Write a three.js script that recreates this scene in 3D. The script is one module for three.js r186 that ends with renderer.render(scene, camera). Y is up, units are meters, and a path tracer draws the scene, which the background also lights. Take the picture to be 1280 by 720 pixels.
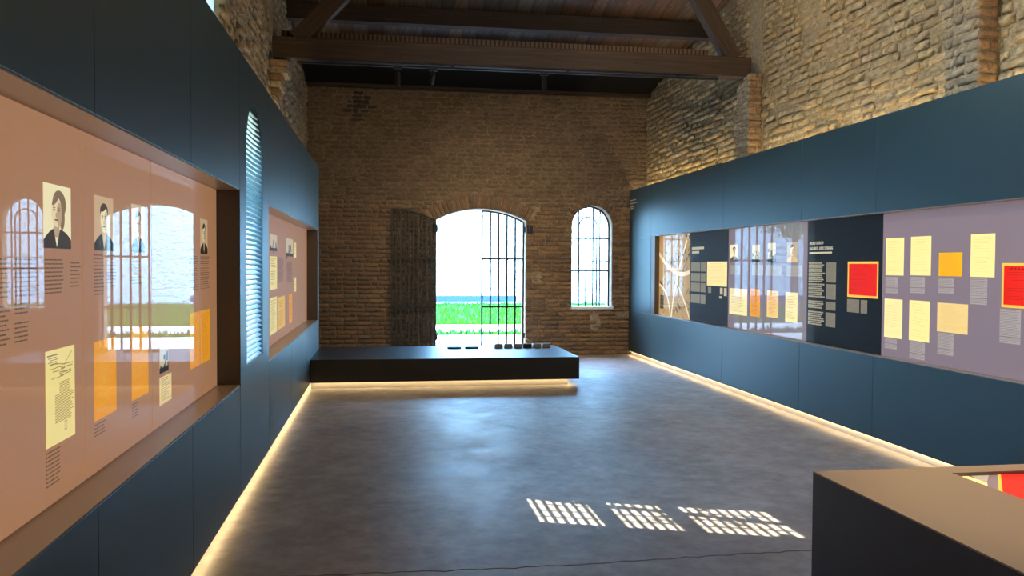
import * as THREE from 'three';
import { Sky } from 'three/addons/objects/Sky.js';
import { RoundedBoxGeometry } from 'three/addons/geometries/RoundedBoxGeometry.js';
import { mergeGeometries, mergeVertices } from 'three/addons/utils/BufferGeometryUtils.js';
import { RectAreaLightUniformsLib } from 'three/addons/lights/RectAreaLightUniformsLib.js';

// ---------------------------------------------------------------- camera, sky, sun, exposure
RectAreaLightUniformsLib.init();
const scene = new THREE.Scene();
const camera = new THREE.PerspectiveCamera(38.05, 1280 / 720, 0.05, 400);
camera.rotation.order = 'YXZ';
camera.position.set(0, 1.6, 0);
camera.rotation.set(-0.0279, -0.1518, 0.0054);
camera.updateMatrixWorld(true);
camera.updateProjectionMatrix();
const renderer = new THREE.WebGLRenderer({ antialias: true });
renderer.toneMapping = THREE.LinearToneMapping;
renderer.toneMappingExposure = 1.0;
renderer.shadowMap.enabled = true;

const TO_SUN = new THREE.Vector3(-1, 1.62, -0.35).normalize();
const sky = new Sky();
sky.scale.setScalar(300);
sky.material.uniforms.turbidity.value = 2.5;
sky.material.uniforms.rayleigh.value = 3.2;
sky.material.uniforms.mieCoefficient.value = 0.004;
sky.material.uniforms.mieDirectionalG.value = 0.75;
sky.material.uniforms.sunPosition.value.copy(TO_SUN);
sky.name = 'sky';
scene.add(sky);
scene.backgroundIntensity = 5.6;
const sun = new THREE.DirectionalLight(0xfff1dc, 30);
sun.position.copy(TO_SUN).multiplyScalar(40).add(new THREE.Vector3(1.5, 0, -7));
sun.target.position.set(1.5, 0, -7);
sun.castShadow = true;
sun.shadow.radius = 0.35;
Object.assign(sun.shadow.camera, { left: -25, right: 25, top: 25, bottom: -25, near: 1, far: 90 });
sun.shadow.mapSize.set(4096, 4096);
scene.add(sun, sun.target);
const WARM = 0xffd9a0;

// ---------------------------------------------------------------- helpers
function rngOf(seed) { let a = seed | 0; return () => { a = (a + 0x6d2b79f5) | 0; let t = Math.imul(a ^ (a >>> 15), 1 | a); t = (t + Math.imul(t ^ (t >>> 7), 61 | t)) ^ t; return ((t ^ (t >>> 14)) >>> 0) / 4294967296; }; }
const taken = new Map();
function numbered(name) { const n = taken.get(name) ?? 0; taken.set(name, n + 1); return n ? `${name}_${String(n).padStart(3, '0')}` : name; }
function tag(o, label, category, { group, kind } = {}) { o.userData.label = label; o.userData.category = category; if (group) o.userData.group = group; if (kind) o.userData.kind = kind; return o; }
function thing(name, label, category, pos = [0, 0, 0], more = {}) { const g = new THREE.Group(); g.name = numbered(name); g.position.set(...pos); scene.add(g); return tag(g, label, category, more); }
function part(parent, name, geometry, material, label) { const m = new THREE.Mesh(geometry, material); m.name = name; if (label) m.userData.label = label; parent.add(m); return m; }
const V = (x, y, z) => new THREE.Vector3(x, y, z);
function box(x0, x1, y0, y1, z0, z1, r = 0) {   // world-metre box with uv in metres
  const w = x1 - x0, h = y1 - y0, d = z1 - z0;
  const g = r ? new RoundedBoxGeometry(w, h, d, 2, r) : new THREE.BoxGeometry(w, h, d);
  g.translate((x0 + x1) / 2, (y0 + y1) / 2, (z0 + z1) / 2);
  return metreUV(g);
}
function metreUV(g0) {
  const g = g0.index ? g0.toNonIndexed() : g0, p = g.attributes.position, n = g.attributes.normal, uv = new Float32Array(p.count * 2);
  for (let i = 0; i < p.count; i += 3) {
    let ax = 0, ay = 0, az = 0;
    for (let k = 0; k < 3; k++) { ax += Math.abs(n.getX(i + k)); ay += Math.abs(n.getY(i + k)); az += Math.abs(n.getZ(i + k)); }
    for (let k = 0; k < 3; k++) {
      const x = p.getX(i + k), y = p.getY(i + k), z = p.getZ(i + k);
      const [u, v] = ay >= ax && ay >= az ? [x, z] : ax >= az ? [z, y] : [x, y];
      uv[(i + k) * 2] = u; uv[(i + k) * 2 + 1] = v;
    }
  }
  g.setAttribute('uv', new THREE.BufferAttribute(uv, 2));
  return g;
}
function tube(points, r, seg = 40, rad = 8) { return new THREE.TubeGeometry(new THREE.CatmullRomCurve3(points), seg, r, rad, false); }
function bar(a, b, r, rad = 10) {
  const d = b.clone().sub(a), g = new THREE.CylinderGeometry(r, r, d.length(), rad);
  g.applyQuaternion(new THREE.Quaternion().setFromUnitVectors(V(0, 1, 0), d.clone().normalize()));
  return g.translate((a.x + b.x) / 2, (a.y + b.y) / 2, (a.z + b.z) / 2);
}

// ---------------------------------------------------------------- computed textures (grain, stains, print)
function lattice(seed, n) { const r = rngOf(seed), a = new Float32Array(n * n); for (let i = 0; i < a.length; i++) a[i] = r(); return (x, y) => { const xi = Math.floor(x), yi = Math.floor(y), fx = x - xi, fy = y - yi, s = fx * fx * (3 - 2 * fx), t = fy * fy * (3 - 2 * fy), q = (i, j) => a[(((j % n) + n) % n) * n + (((i % n) + n) % n)]; return (q(xi, yi) * (1 - s) + q(xi + 1, yi) * s) * (1 - t) + (q(xi, yi + 1) * (1 - s) + q(xi + 1, yi + 1) * s) * t; }; }
function dataTex(size, f, srgb, rep = 1) {
  const d = new Uint8Array(size * size * 4);
  for (let y = 0; y < size; y++) for (let x = 0; x < size; x++) { const c = f(x / size, y / size), o = (y * size + x) * 4, a = Array.isArray(c) ? c : [c, c, c]; for (let k = 0; k < 3; k++) d[o + k] = Math.max(0, Math.min(255, a[k] * 255)); d[o + 3] = 255; }
  const t = new THREE.DataTexture(d, size, size);
  t.wrapS = t.wrapT = THREE.RepeatWrapping; t.magFilter = THREE.LinearFilter; t.minFilter = THREE.LinearMipmapLinearFilter; t.generateMipmaps = true;
  if (srgb) t.colorSpace = THREE.SRGBColorSpace;
  t.repeat.set(rep, rep); t.needsUpdate = true;
  return t;
}
const N8 = lattice(11, 8), N16 = lattice(12, 16), N32 = lattice(13, 32), N64 = lattice(14, 64), N128 = lattice(15, 128);
const fbm = (u, v) => 0.34 * N8(u * 8, v * 8) + 0.26 * N16(u * 16, v * 16) + 0.18 * N32(u * 32, v * 32) + 0.13 * N64(u * 64, v * 64) + 0.09 * N128(u * 128, v * 128);
const fine = (u, v) => 0.4 * N32(u * 32, v * 32) + 0.35 * N64(u * 64, v * 64) + 0.25 * N128(u * 128, v * 128);
const roughBump = dataTex(512, (u, v) => 0.55 * N16(u * 16, v * 16) + 0.3 * N32(u * 32, v * 32) + 0.15 * N64(u * 64, v * 64), false, 1 / 0.9);
const brickTint = dataTex(512, (u, v) => { const s = 0.62 + 0.3 * fine(u, v) + 0.3 * (fbm(u, v) - 0.5); return [s, s * 0.985, s * 0.95]; }, true, 1 / 0.8);
const concreteMap = dataTex(1024, (u, v) => { const a = fbm(u, v), b = fbm(v + 0.31, u + 0.17), s = 0.68 + 0.28 * a + 0.14 * (fine(u, v) - 0.5); return [s * (0.99 + 0.05 * b), s * 0.985, s * (0.99 - 0.06 * b)]; }, true, 1 / 3.1);
const concreteBump = dataTex(1024, (u, v) => 0.6 * fbm(u, v) + 0.4 * fine(v, u), false, 1 / 2.3);
const concreteRough = dataTex(512, (u, v) => 0.47 + 0.24 * (fbm(u + 0.5, v) - 0.42), false, 1 / 2.7);
const woodMap = dataTex(512, (u, v) => { const g = 0.5 * N64(u * 64, v * 2) + 0.3 * N128(u * 128, v * 4) + 0.2 * fbm(u, v), s = 0.5 + 0.62 * g; return [s, s * 0.97, s * 0.93]; }, true, 1);
const woodBump = dataTex(512, (u, v) => 0.55 * N64(u * 64, v * 2) + 0.45 * N128(u * 128, v * 4), false, 1);
const stuccoBump = dataTex(512, (u, v) => fine(u, v), false, 1 / 5);
const grassMap = dataTex(512, (u, v) => { const a = fbm(u, v), f = fine(v, u); return [0.34 + 0.3 * a * f * 2, 0.46 + 0.34 * f, 0.2 + 0.16 * a]; }, true, 1 / 4);
const satin = dataTex(512, (u, v) => fine(u, v), false, 1 / 0.12);

const lin = (r, g, b) => new THREE.Color().setRGB(r, g, b);
const mat = (color, roughness, o = {}) => new THREE.MeshPhysicalMaterial({ color, roughness, ...o });
const M = {
  lacquer: mat(lin(0.009, 0.028, 0.037), 0.42, { ior: 1.9, specularColor: lin(0.62, 0.9, 1.0), bumpMap: satin, bumpScale: 0.00003 }),
  reveal: mat(lin(0.05, 0.042, 0.036), 0.4),
  lacquerInner: mat(lin(0.30, 0.255, 0.21), 0.36, { bumpMap: satin, bumpScale: 0.00003 }),
  warmLitTop: mat(lin(0.2, 0.15, 0.1), 0.42, { bumpMap: satin, bumpScale: 0.00003 }),  // brown takes in the warm lamp light falling on the top
  graphite: mat(lin(0.018, 0.0185, 0.019), 0.42, { bumpMap: satin, bumpScale: 0.00003 }),
  plinth: mat(lin(0.35, 0.34, 0.32), 0.6),
  concrete: mat(lin(0.42, 0.415, 0.40), 1, { map: concreteMap, roughnessMap: concreteRough, bumpMap: concreteBump, bumpScale: 0.004 }),
  mortarTan: mat(lin(0.36, 0.31, 0.21), 0.95, { map: brickTint, bumpMap: roughBump, bumpScale: 0.01 }),
  mortarBack: mat(lin(0.31, 0.26, 0.195), 0.95, { map: brickTint, bumpMap: roughBump, bumpScale: 0.01 }),
  plaster: mat(lin(0.30, 0.25, 0.19), 0.95, { map: concreteMap, bumpMap: roughBump, bumpScale: 0.008 }),
  deck: mat(lin(0.05, 0.04, 0.03), 0.9),
  beam: mat(lin(0.040, 0.022, 0.012), 0.75, { map: woodMap, bumpMap: woodBump, bumpScale: 0.004 }),
  darkBeam: mat(lin(0.026, 0.015, 0.010), 0.8, { map: woodMap, bumpMap: woodBump, bumpScale: 0.004 }),
  iron: mat(lin(0.012, 0.015, 0.018), 0.6, { specularIntensity: 0.5, bumpMap: roughBump, bumpScale: 0.001 }),
  frameWood: mat(lin(0.20, 0.11, 0.06), 0.7, { map: woodMap }),
  glass: mat(lin(0.97, 0.98, 0.98), 0.02, { transmission: 1, ior: 1.5 }),
  frosted: mat(lin(0.5, 0.54, 0.53), 0.95, { transmission: 0.5 }),
  black: mat(lin(0.010, 0.010, 0.011), 0.7, { specularIntensity: 0.4 }),
  steel: mat(lin(0.6, 0.6, 0.6), 0.3, { metalness: 1 }),
  stucco: mat(lin(0.60, 0.62, 0.66), 0.95, { bumpMap: stuccoBump, bumpScale: 0.16 }),
  shadedPlinth: mat(lin(0.006, 0.028, 0.12), 0.7),  // blue stands in for the shade on the plinth
  paving: mat(lin(0.62, 0.61, 0.58), 0.9, { map: concreteMap, bumpMap: concreteBump, bumpScale: 0.005 }),
  grass: mat(lin(0.06, 0.2, 0.04), 1, { specularIntensity: 0, map: grassMap, bumpMap: stuccoBump, bumpScale: 0.05 }),
  blade: mat(lin(0.04, 0.14, 0.025), 1, { specularIntensity: 0, side: THREE.DoubleSide }),
  leaf: mat(lin(0.10, 0.26, 0.05), 0.7, { side: THREE.DoubleSide, transmission: 0.35 }),
  bark: mat(lin(0.12, 0.09, 0.06), 0.95, { bumpMap: roughBump, bumpScale: 0.02 }),
  sill: mat(lin(0.55, 0.6, 0.66), 0.5),
  whiteLetter: mat(lin(0.8, 0.8, 0.78), 0.6),
  greyBlock: mat(lin(0.11, 0.115, 0.125), 0.45),
  led: mat(lin(0.9, 0.85, 0.75), 0.5, { emissive: new THREE.Color(WARM), emissiveIntensity: 6 }),
};

// ---------------------------------------------------------------- the building: floor, walls, bricks, roof
const XL = -1.29, XR = 4.64, ZB = -14.48, ZF = 3.0, SLOPE = 0.155;
const KINK = -9.45, STEEP = 0.40, roofY = (z) => 4.65 + SLOPE * (Math.min(z, KINK) - ZB) + STEEP * Math.max(0, z - KINK);

// floor: two concrete slabs that meet in a ragged open joint
{
  const f = thing('floor', 'grey polished concrete floor with an open joint across it', 'floor', [0, 0, 0], { kind: 'structure' });
  part(f, 'screed_bed', box(-1.7, 5.05, -0.3, -0.03, -14.95, 3.4), M.concrete);
  const r = rngOf(5), pts = [];
  for (let x = -1.3; x <= 4.66; x += 0.06) pts.push([x, -4.335 + 0.02 * Math.sin(x * 2.1) + (r() - 0.5) * 0.022]);
  const slab = (edge, zEnd) => {
    const s = new THREE.Shape();
    s.moveTo(-1.7, -zEnd); s.lineTo(-1.7, -edge[0][1]);
    for (const [x, z] of edge) s.lineTo(x, -z);
    s.lineTo(5.05, -edge.at(-1)[1]); s.lineTo(5.05, -zEnd);
    const g = new THREE.ExtrudeGeometry(s, { depth: 0.03, bevelEnabled: false });
    g.rotateX(-Math.PI / 2); g.translate(0, -0.03, 0);
    return metreUV(g);
  };
  part(f, 'concrete_slab', slab(pts.map(([x, z]) => [x, z - 0.006]), -14.95), M.concrete);
  part(f, 'concrete_slab', slab(pts.map(([x, z]) => [x, z + 0.006]), 3.4), M.concrete);
}

const DOOR = { x0: 0.885, x1: 2.46, spring: 2.37, apex: 2.57 };
DOOR.cx = (DOOR.x0 + DOOR.x1) / 2; DOOR.hw = (DOOR.x1 - DOOR.x0) / 2; DOOR.rise = DOOR.apex - DOOR.spring;
DOOR.R = (DOOR.hw ** 2 + DOOR.rise ** 2) / (2 * DOOR.rise); DOOR.cy = DOOR.apex - DOOR.R;
const WIN = { cx: 3.655, r: 0.365, sill: 0.86, spring: 2.29 };
const ARCH = { z0: -6.67, z1: -5.91, r: 0.38, sill: 0.9, spring: 2.36 };     // arched window in the wall behind the louvre
const HIGH = { z0: -7.0, z1: -5.70, y0: 3.10, y1: 6.42 };                   // tall lattice window over the display wall

function archHole(cx, r, sill, spring) { const h = new THREE.Path(); h.moveTo(cx - r, sill); h.lineTo(cx + r, sill); h.lineTo(cx + r, spring); h.absarc(cx, spring, r, 0, Math.PI, false); h.lineTo(cx - r, sill); return h; }
function doorHole() { const h = new THREE.Path(), a = Math.asin(DOOR.hw / DOOR.R); h.moveTo(DOOR.x0, -0.2); h.lineTo(DOOR.x1, -0.2); h.lineTo(DOOR.x1, DOOR.spring); h.absarc(DOOR.cx, DOOR.cy, DOOR.R, Math.PI / 2 - a, Math.PI / 2 + a, false); h.lineTo(DOOR.x0, -0.2); return h; }
const rectHole = (a, b, c, d) => { const h = new THREE.Path(); h.moveTo(a, c); h.lineTo(b, c); h.lineTo(b, d); h.lineTo(a, d); h.lineTo(a, c); return h; };
const basis = (U, N, origin) => new THREE.Matrix4().makeBasis(U, V(0, 1, 0), N).setPosition(origin);
const BACK = basis(V(1, 0, 0), V(0, 0, 1), V(0, 0, ZB)), RIGHT = basis(V(0, 0, 1), V(-1, 0, 0), V(XR, 0, 0)), LEFT = basis(V(0, 0, -1), V(1, 0, 0), V(XL, 0, 0)), FRONT = basis(V(-1, 0, 0), V(0, 0, -1), V(0, 0, ZF));
function wallBody(points, holes, thick, m) {
  const s = new THREE.Shape(); points.forEach(([u, y], i) => (i ? s.lineTo(u, y) : s.moveTo(u, y)));
  s.holes.push(...holes);
  const g = metreUV(new THREE.ExtrudeGeometry(s, { depth: thick, bevelEnabled: false, curveSegments: 24 }));
  return g.translate(0, 0, -thick - 0.016).applyMatrix4(m);
}

// worn brick shapes, one metre cube before scaling: pillowed edges and a pitted face
function wornBrick(seed, wear) {
  const r = rngOf(seed);
  let g = new THREE.BoxGeometry(1, 1, 1, 5, 3, 1); g.deleteAttribute('uv'); g.deleteAttribute('normal');
  g = mergeVertices(g, 1e-4);
  const p = g.attributes.position;
  for (let i = 0; i < p.count; i++) {
    let x = p.getX(i), y = p.getY(i), z = p.getZ(i);
    if (z > 0) {
      const ex = Math.abs(x) > 0.49, ey = Math.abs(y) > 0.49;
      z -= (ex ? 0.16 : 0) + (ey ? 0.16 : 0) + r() * wear * 0.2;
      x += (r() - 0.5) * 0.05 * wear - (ex ? Math.sign(x) * r() * 0.05 * wear : 0);
      y += (r() - 0.5) * 0.16 * wear - (ey ? Math.sign(y) * r() * 0.14 * wear : 0);
    }
    p.setXYZ(i, x, y, z);
  }
  const uv = new Float32Array(p.count * 2), ou = r() * 5, ov = r() * 5;
  for (let i = 0; i < p.count; i++) { uv[i * 2] = ou + p.getX(i) * 0.09; uv[i * 2 + 1] = ov + p.getY(i) * 0.075 + p.getZ(i) * 0.04; }
  g.setAttribute('uv', new THREE.BufferAttribute(uv, 2));
  g.computeVertexNormals();
  return g;
}
const ROUGH = [1, 2, 3, 4, 5, 6, 7, 8].map((k) => wornBrick(100 + k, 1.35)), NEAT = [1, 2, 3, 4, 5, 6].map((k) => wornBrick(200 + k, 0.55));
const brickMats = (list) => list.map((c) => mat(lin(...c), 0.92, { map: brickTint, bumpMap: roughBump, bumpScale: 0.012 }));
const merged = mat(lin(1, 1, 1), 0.92, { map: brickTint, bumpMap: roughBump, bumpScale: 0.012, vertexColors: true });
const PAL = {
  tan: [[0.40, 0.335, 0.215], [0.46, 0.39, 0.255], [0.35, 0.295, 0.20], [0.43, 0.345, 0.205], [0.385, 0.345, 0.245]],
  brown: [[0.20, 0.137, 0.098], [0.235, 0.162, 0.113], [0.17, 0.12, 0.09], [0.22, 0.142, 0.096], [0.21, 0.158, 0.118]],
  grey: [[0.33, 0.30, 0.24], [0.29, 0.27, 0.225], [0.37, 0.33, 0.26]],
  greyBrown: [[0.165, 0.128, 0.098], [0.145, 0.115, 0.09], [0.19, 0.15, 0.115], [0.155, 0.118, 0.086]],  // darker grey-brown bricks for the upper courses
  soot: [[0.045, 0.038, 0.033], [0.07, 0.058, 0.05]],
  russet: [[0.31, 0.20, 0.115], [0.36, 0.235, 0.135], [0.27, 0.18, 0.105]],
};
const MATS = Object.fromEntries(Object.entries(PAL).map(([k, v]) => [k, brickMats(v)]));

// courses of bricks; solid(y) gives the stretches of wall at a height; each brick: matrix, size on screen, palette number
function course(o) {
  const r = rngOf(o.seed), out = [];
  for (let y = o.y0, row = 0; y < o.y1; y += o.ch, row++) {
    for (const [a, b] of o.solid(y + o.ch / 2)) {
      let u = a, first = true;
      while (u < b - 0.02) {
        let len = (first && row % 2 ? 0.12 : (r() < o.headers ? 0.115 : 0.24)) * (1 + (r() - 0.5) * o.vary);
        if (u + len > b - 0.06) len = b - u;
        first = false;
        const cu = u + len / 2, wob = o.wave ? o.wave(cu, y) : 0;
        if (!(r() < o.missing)) out.push({ u: cu, y: y + o.ch / 2 + wob, len: len - o.joint, h: o.ch - o.joint * (0.8 + 0.4 * r()), out: (r() - 0.35) * o.proud, turn: (r() - 0.5) * o.tilt, k: Math.floor(r() * 997) });
        u += len;
      }
    }
  }
  return out;
}
const tmp = new THREE.Object3D();
function ringBricks(cx, cy, r0, r1, a0, a1, n) {
  const out = [];
  for (let i = 0; i < n; i++) { const a = a0 + ((a1 - a0) * (i + 0.5)) / n, rm = (r0 + r1) / 2; out.push({ u: cx + rm * Math.cos(a), y: cy + rm * Math.sin(a), len: r1 - r0 - 0.008, h: ((a1 - a0) * rm) / n - 0.009, out: 0.004, turn: a, k: i * 13 + 5 }); }
  return out;
}
function layBricks(wall, frame, bricks, pal, shapes, single, stuffName) {
  const list = bricks.map((b) => {
    tmp.position.set(b.u, b.y, b.out - 0.02); tmp.rotation.set(0, 0, b.turn); tmp.scale.set(b.len, b.h, 0.06); tmp.updateMatrix();
    const m = frame.clone().multiply(tmp.matrix), c = [[-0.5, -0.5], [0.5, -0.5], [0.5, 0.5], [-0.5, 0.5]].map(([x, y]) => V(x, y, 0.5).applyMatrix4(m).project(camera));
    const mid = V(0, 0, 0.5).applyMatrix4(m), behind = mid.clone().sub(camera.position).dot(camera.getWorldDirection(V(0, 0, 0))) < 0.2;
    let s = 0; for (let i = 0; i < 4; i++) { const p = c[i], q = c[(i + 1) % 4]; s += p.x * q.y - q.x * p.y; }
    const inView = !behind && c.every((p) => Math.abs(p.x) < 1 && Math.abs(p.y) < 1) && single.shows(mid, b);
    return { m, b, area: inView ? Math.abs(s) : 0 };
  });
  const ranked = list.filter((x) => x.area > 0).sort((p, q) => q.area - p.area).slice(0, single.count), own = new Set(ranked), rest = [];
  for (const x of ranked) {
    const mesh = part(wall, 'brick', (x.b.rough ? ROUGH : shapes)[x.b.k % shapes.length], MATS[single.pal?.(x.b) ?? pal][x.b.k % MATS[single.pal?.(x.b) ?? pal].length]);
    mesh.matrixAutoUpdate = true; x.m.decompose(mesh.position, mesh.quaternion, mesh.scale);
  }
  for (const x of list) if (!own.has(x)) {
    const g = (x.b.rough ? ROUGH : shapes)[x.b.k % shapes.length].clone().applyMatrix4(x.m), c = PAL[single.pal?.(x.b) ?? pal], q = c[x.b.k % c.length], n = g.attributes.position.count, col = new Float32Array(n * 3);
    for (let i = 0; i < n; i++) col.set(q, i * 3);
    g.setAttribute('color', new THREE.BufferAttribute(col, 3));
    rest.push(g);
  }
  if (rest.length) { const s = part(wall, stuffName, mergeGeometries(rest), merged); s.userData.kind = 'stuff'; }
}
const minus = (ranges, a, b) => ranges.flatMap(([p, q]) => (b <= p || a >= q ? [[p, q]] : [[p, Math.min(a, q)], [Math.max(b, p), q]].filter(([s, t]) => t - s > 0.03)));

// back wall with the arched gateway and the arched window
{
  const w = thing('wall_back', 'brown brick end wall pierced by the arched gateway', 'wall', [0, 0, 0], { kind: 'structure' });
  part(w, 'mortar_bed', wallBody([[-1.7, -0.3], [5.05, -0.3], [5.05, 4.68], [-1.7, 4.68]], [doorHole(), archHole(WIN.cx, WIN.r, WIN.sill, WIN.spring)], 0.43, BACK), M.mortarBack);
  part(w, 'upper_mortar_bed', box(XL, XR, 2.69, 4.66, ZB - 0.03, ZB - 0.012), mat(lin(0.225, 0.18, 0.135), 0.95, { map: brickTint, bumpMap: roughBump, bumpScale: 0.012 }));
  const ring = 0.25, ringW = 0.13;
  const solid = (y) => {
    let s = [[XL, XR]];
    const Ro = DOOR.R + ring;
    if (y < DOOR.spring + 0.02) s = minus(s, DOOR.x0, DOOR.x1);
    else if (y < DOOR.cy + Ro) { const lim = Math.sqrt(Ro ** 2 - (y - DOOR.cy) ** 2), hw = Math.min(lim, DOOR.hw + 0.13 + (y - DOOR.spring) * 0.4); s = minus(s, DOOR.cx - hw, DOOR.cx + hw); }
    if (y > WIN.sill - 0.07 && y < WIN.spring) s = minus(s, WIN.cx - WIN.r, WIN.cx + WIN.r);
    else if (y >= WIN.spring && y < WIN.spring + WIN.r + ringW) { const hw = Math.sqrt((WIN.r + ringW) ** 2 - (y - WIN.spring) ** 2); s = minus(s, WIN.cx - hw, WIN.cx + hw); }
    return s;
  };
  const a = Math.asin(DOOR.hw / DOOR.R) + 0.02;
  const bricks = [
    ...course({ seed: 21, y0: 0, y1: 2.6, ch: 0.077, joint: 0.011, vary: 0.12, headers: 0.3, proud: 0.012, tilt: 0.012, missing: 0.006, solid }),
    ...course({ seed: 22, y0: 2.618, y1: 4.62, ch: 0.077, joint: 0.006, vary: 0.6, headers: 0.3, proud: 0.026, tilt: 0.025, missing: 0.004, wave: (u, y) => 0.006 * Math.sin(u * 2.3 + y * 4), solid }).map((b) => ({ ...b, rough: true })),
    ...ringBricks(DOOR.cx, DOOR.cy, DOOR.R, DOOR.R + ring, Math.PI / 2 - a, Math.PI / 2 + a, 24),
    ...ringBricks(WIN.cx, WIN.spring, WIN.r, WIN.r + ringW, 0, Math.PI, 18),
  ];
  layBricks(w, BACK, bricks, 'brown', NEAT, { count: 300, shows: (p) => p.y > 0.5 && p.y < 4.3 && p.x > -0.7 && p.x < 4.2 && !(p.x < 0.88 && p.x > 0.1 && p.y < 2.5), pal: (b) => (b.rough ? (Math.hypot((b.u + 0.42) / 0.3, (b.y - 4.3) / 0.28) + 0.3 * ((b.k % 7) / 7) < 1 ? 'soot' : 'greyBrown') : (b.k * 7) % 100 < (b.u > 2.3 && b.y < 2.4 ? 45 : 8) ? 'russet' : 'brown') }, 'brickwork');
  // pale patches of old lime on the brick face
  const r = rngOf(77);
  for (const [x, y, sx, sy] of [[2.66, 1.38, 0.11, 0.15], [3.72, 0.60, 0.13, 0.19]]) {
    const s = new THREE.Shape(), n = 22;
    for (let i = 0; i < n; i++) { const t = (i / n) * Math.PI * 2, k = 0.65 + 0.5 * r(); i ? s.lineTo(x + Math.cos(t) * sx * k, y + Math.sin(t) * sy * k) : s.moveTo(x + sx * 0.8, y); }
    part(w, 'lime_patch', metreUV(new THREE.ExtrudeGeometry(s, { depth: 0.012, bevelEnabled: false })).translate(0, 0, ZB - 0.006), MATS.grey[2]);
  }
}

// side walls, with brick piers that carry the tie beam
const PIERS = [[-10.26, -9.85], [-6.20, -5.79], [-2.15, -1.74], [1.9, 2.31]];
const topLine = (u0, u1, s) => [[u0, -0.3], [u1, -0.3], [u1, roofY(s * u1) + 0.05], [s * KINK, roofY(KINK) + 0.05], [u0, roofY(s * u0) + 0.05]];
{
  const w = thing('wall_right', 'tall rough limewashed brick wall behind the teal display wall', 'wall', [0, 0, 0], { kind: 'structure' });
  part(w, 'mortar_bed', wallBody(topLine(-14.93, 3.4, 1), [], 0.4, RIGHT), M.mortarTan);
  const wave = (u, y) => 0.012 * Math.sin(u * 1.7 + y * 3) + 0.008 * Math.sin(u * 4.1 - y * 5);
  const solid = (y) => { let s = [[ZB, -3.2]]; for (const [a, b] of PIERS) s = minus(s, a, b); if (y > roofY(ZB) - 0.06) { const z = ZB + (y - roofY(ZB) + 0.06) / SLOPE; s = minus(s, -20, z); } return s; };
  layBricks(w, RIGHT, course({ seed: 31, y0: 2.6, y1: 5.6, ch: 0.082, joint: 0.009, vary: 0.75, headers: 0.22, proud: 0.045, tilt: 0.045, missing: 0.012, wave, solid }), 'tan', ROUGH, { count: 300, shows: (p) => p.y > 2.95 }, 'brickwork');
  for (const [a, b] of PIERS.slice(0, 2)) {
    const pier = new THREE.Group(); pier.name = 'pier'; w.add(pier);
    const top = a < -9 ? 3.93 : 5.6, X = 4.465;
    part(pier, 'mortar_core', box(X + 0.012, XR + 0.02, 0, top, a + 0.012, b - 0.012), M.mortarTan);
    const inner = basis(V(0, 0, 1), V(-1, 0, 0), V(X, 0, 0)), near = basis(V(1, 0, 0), V(0, 0, 1), V(0, 0, b));  // grey inner and russet near bricks colour in how each face is lit
    layBricks(pier, inner, course({ seed: 41 + a, y0: 2.6, y1: top, ch: 0.082, joint: 0.01, vary: 0.3, headers: 0.4, proud: 0.014, tilt: 0.03, missing: 0, solid: () => [[a, b]] }), 'grey', ROUGH, { count: 40, shows: (p) => p.y > 2.95 }, 'brickwork');
    layBricks(pier, near, course({ seed: 47 + a, y0: 2.6, y1: top, ch: 0.082, joint: 0.01, vary: 0.3, headers: 0.3, proud: 0.012, tilt: 0.03, missing: 0, solid: () => [[X, XR]] }), 'russet', NEAT, { count: 20, shows: (p) => p.y > 2.95 }, 'brickwork');
  }
}
{
  const w = thing('wall_left', 'rough brick wall above the dark blue display wall', 'wall', [0, 0, 0], { kind: 'structure' });
  const az = -(ARCH.z0 + ARCH.z1) / 2;
  part(w, 'mortar_bed', wallBody(topLine(-3.4, 14.93, -1), [archHole(az, ARCH.r, ARCH.sill, ARCH.spring), rectHole(-HIGH.z1, -HIGH.z0, HIGH.y0, HIGH.y1), rectHole(1.55, 2.45, HIGH.y0, HIGH.y1)], 0.18, LEFT), M.mortarTan);
  const solid = (y) => { let s = [[5.0, -ZB]]; s = minus(s, 9.85, 10.26); if (y > HIGH.y0 && y < HIGH.y1) s = minus(s, -HIGH.z1, -HIGH.z0); if (y > roofY(ZB) - 0.06) s = minus(s, -(ZB + (y - roofY(ZB) + 0.06) / SLOPE), 30); return s; };
  layBricks(w, LEFT, course({ seed: 51, y0: 2.75, y1: 5.6, ch: 0.082, joint: 0.009, vary: 0.6, headers: 0.25, proud: 0.04, tilt: 0.04, missing: 0.01, wave: (u, y) => 0.01 * Math.sin(u * 1.9 + y * 2), solid }), 'tan', ROUGH, { count: 200, shows: (p) => p.y > 3.1 }, 'brickwork');
  // corbel: courses stepping out under the beam end
  const corbel = new THREE.Group(); corbel.name = 'corbel'; w.add(corbel);
  const r = rngOf(61);
  for (let i = 0; i < 7; i++) {
    const y = 3.92 - i * 0.08, X = XL + [0.19, 0.185, 0.15, 0.125, 0.10, 0.06, 0.05][i];
    for (let k = 0; k < 2; k++) {
      const z0 = -10.26 + k * 0.205, m = part(corbel, 'brick', box(XL - 0.03, X + (r() - 0.5) * 0.03, y - 0.072, y, z0, z0 + 0.2, 0.012), MATS[i % 2 ? 'tan' : 'russet'][(i + k) % 3]);
      m.rotation.set(0, 0, 0);
    }
  }
}
{
  const w = thing('wall_front', 'plastered end wall behind the viewer', 'wall', [0, 0, 0], { kind: 'structure' });
  part(w, 'plaster_face', wallBody([[-5.05, -0.3], [1.7, -0.3], [1.7, 10.6], [-5.05, 10.6]], [], 0.4, FRONT), M.plaster);
}

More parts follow.
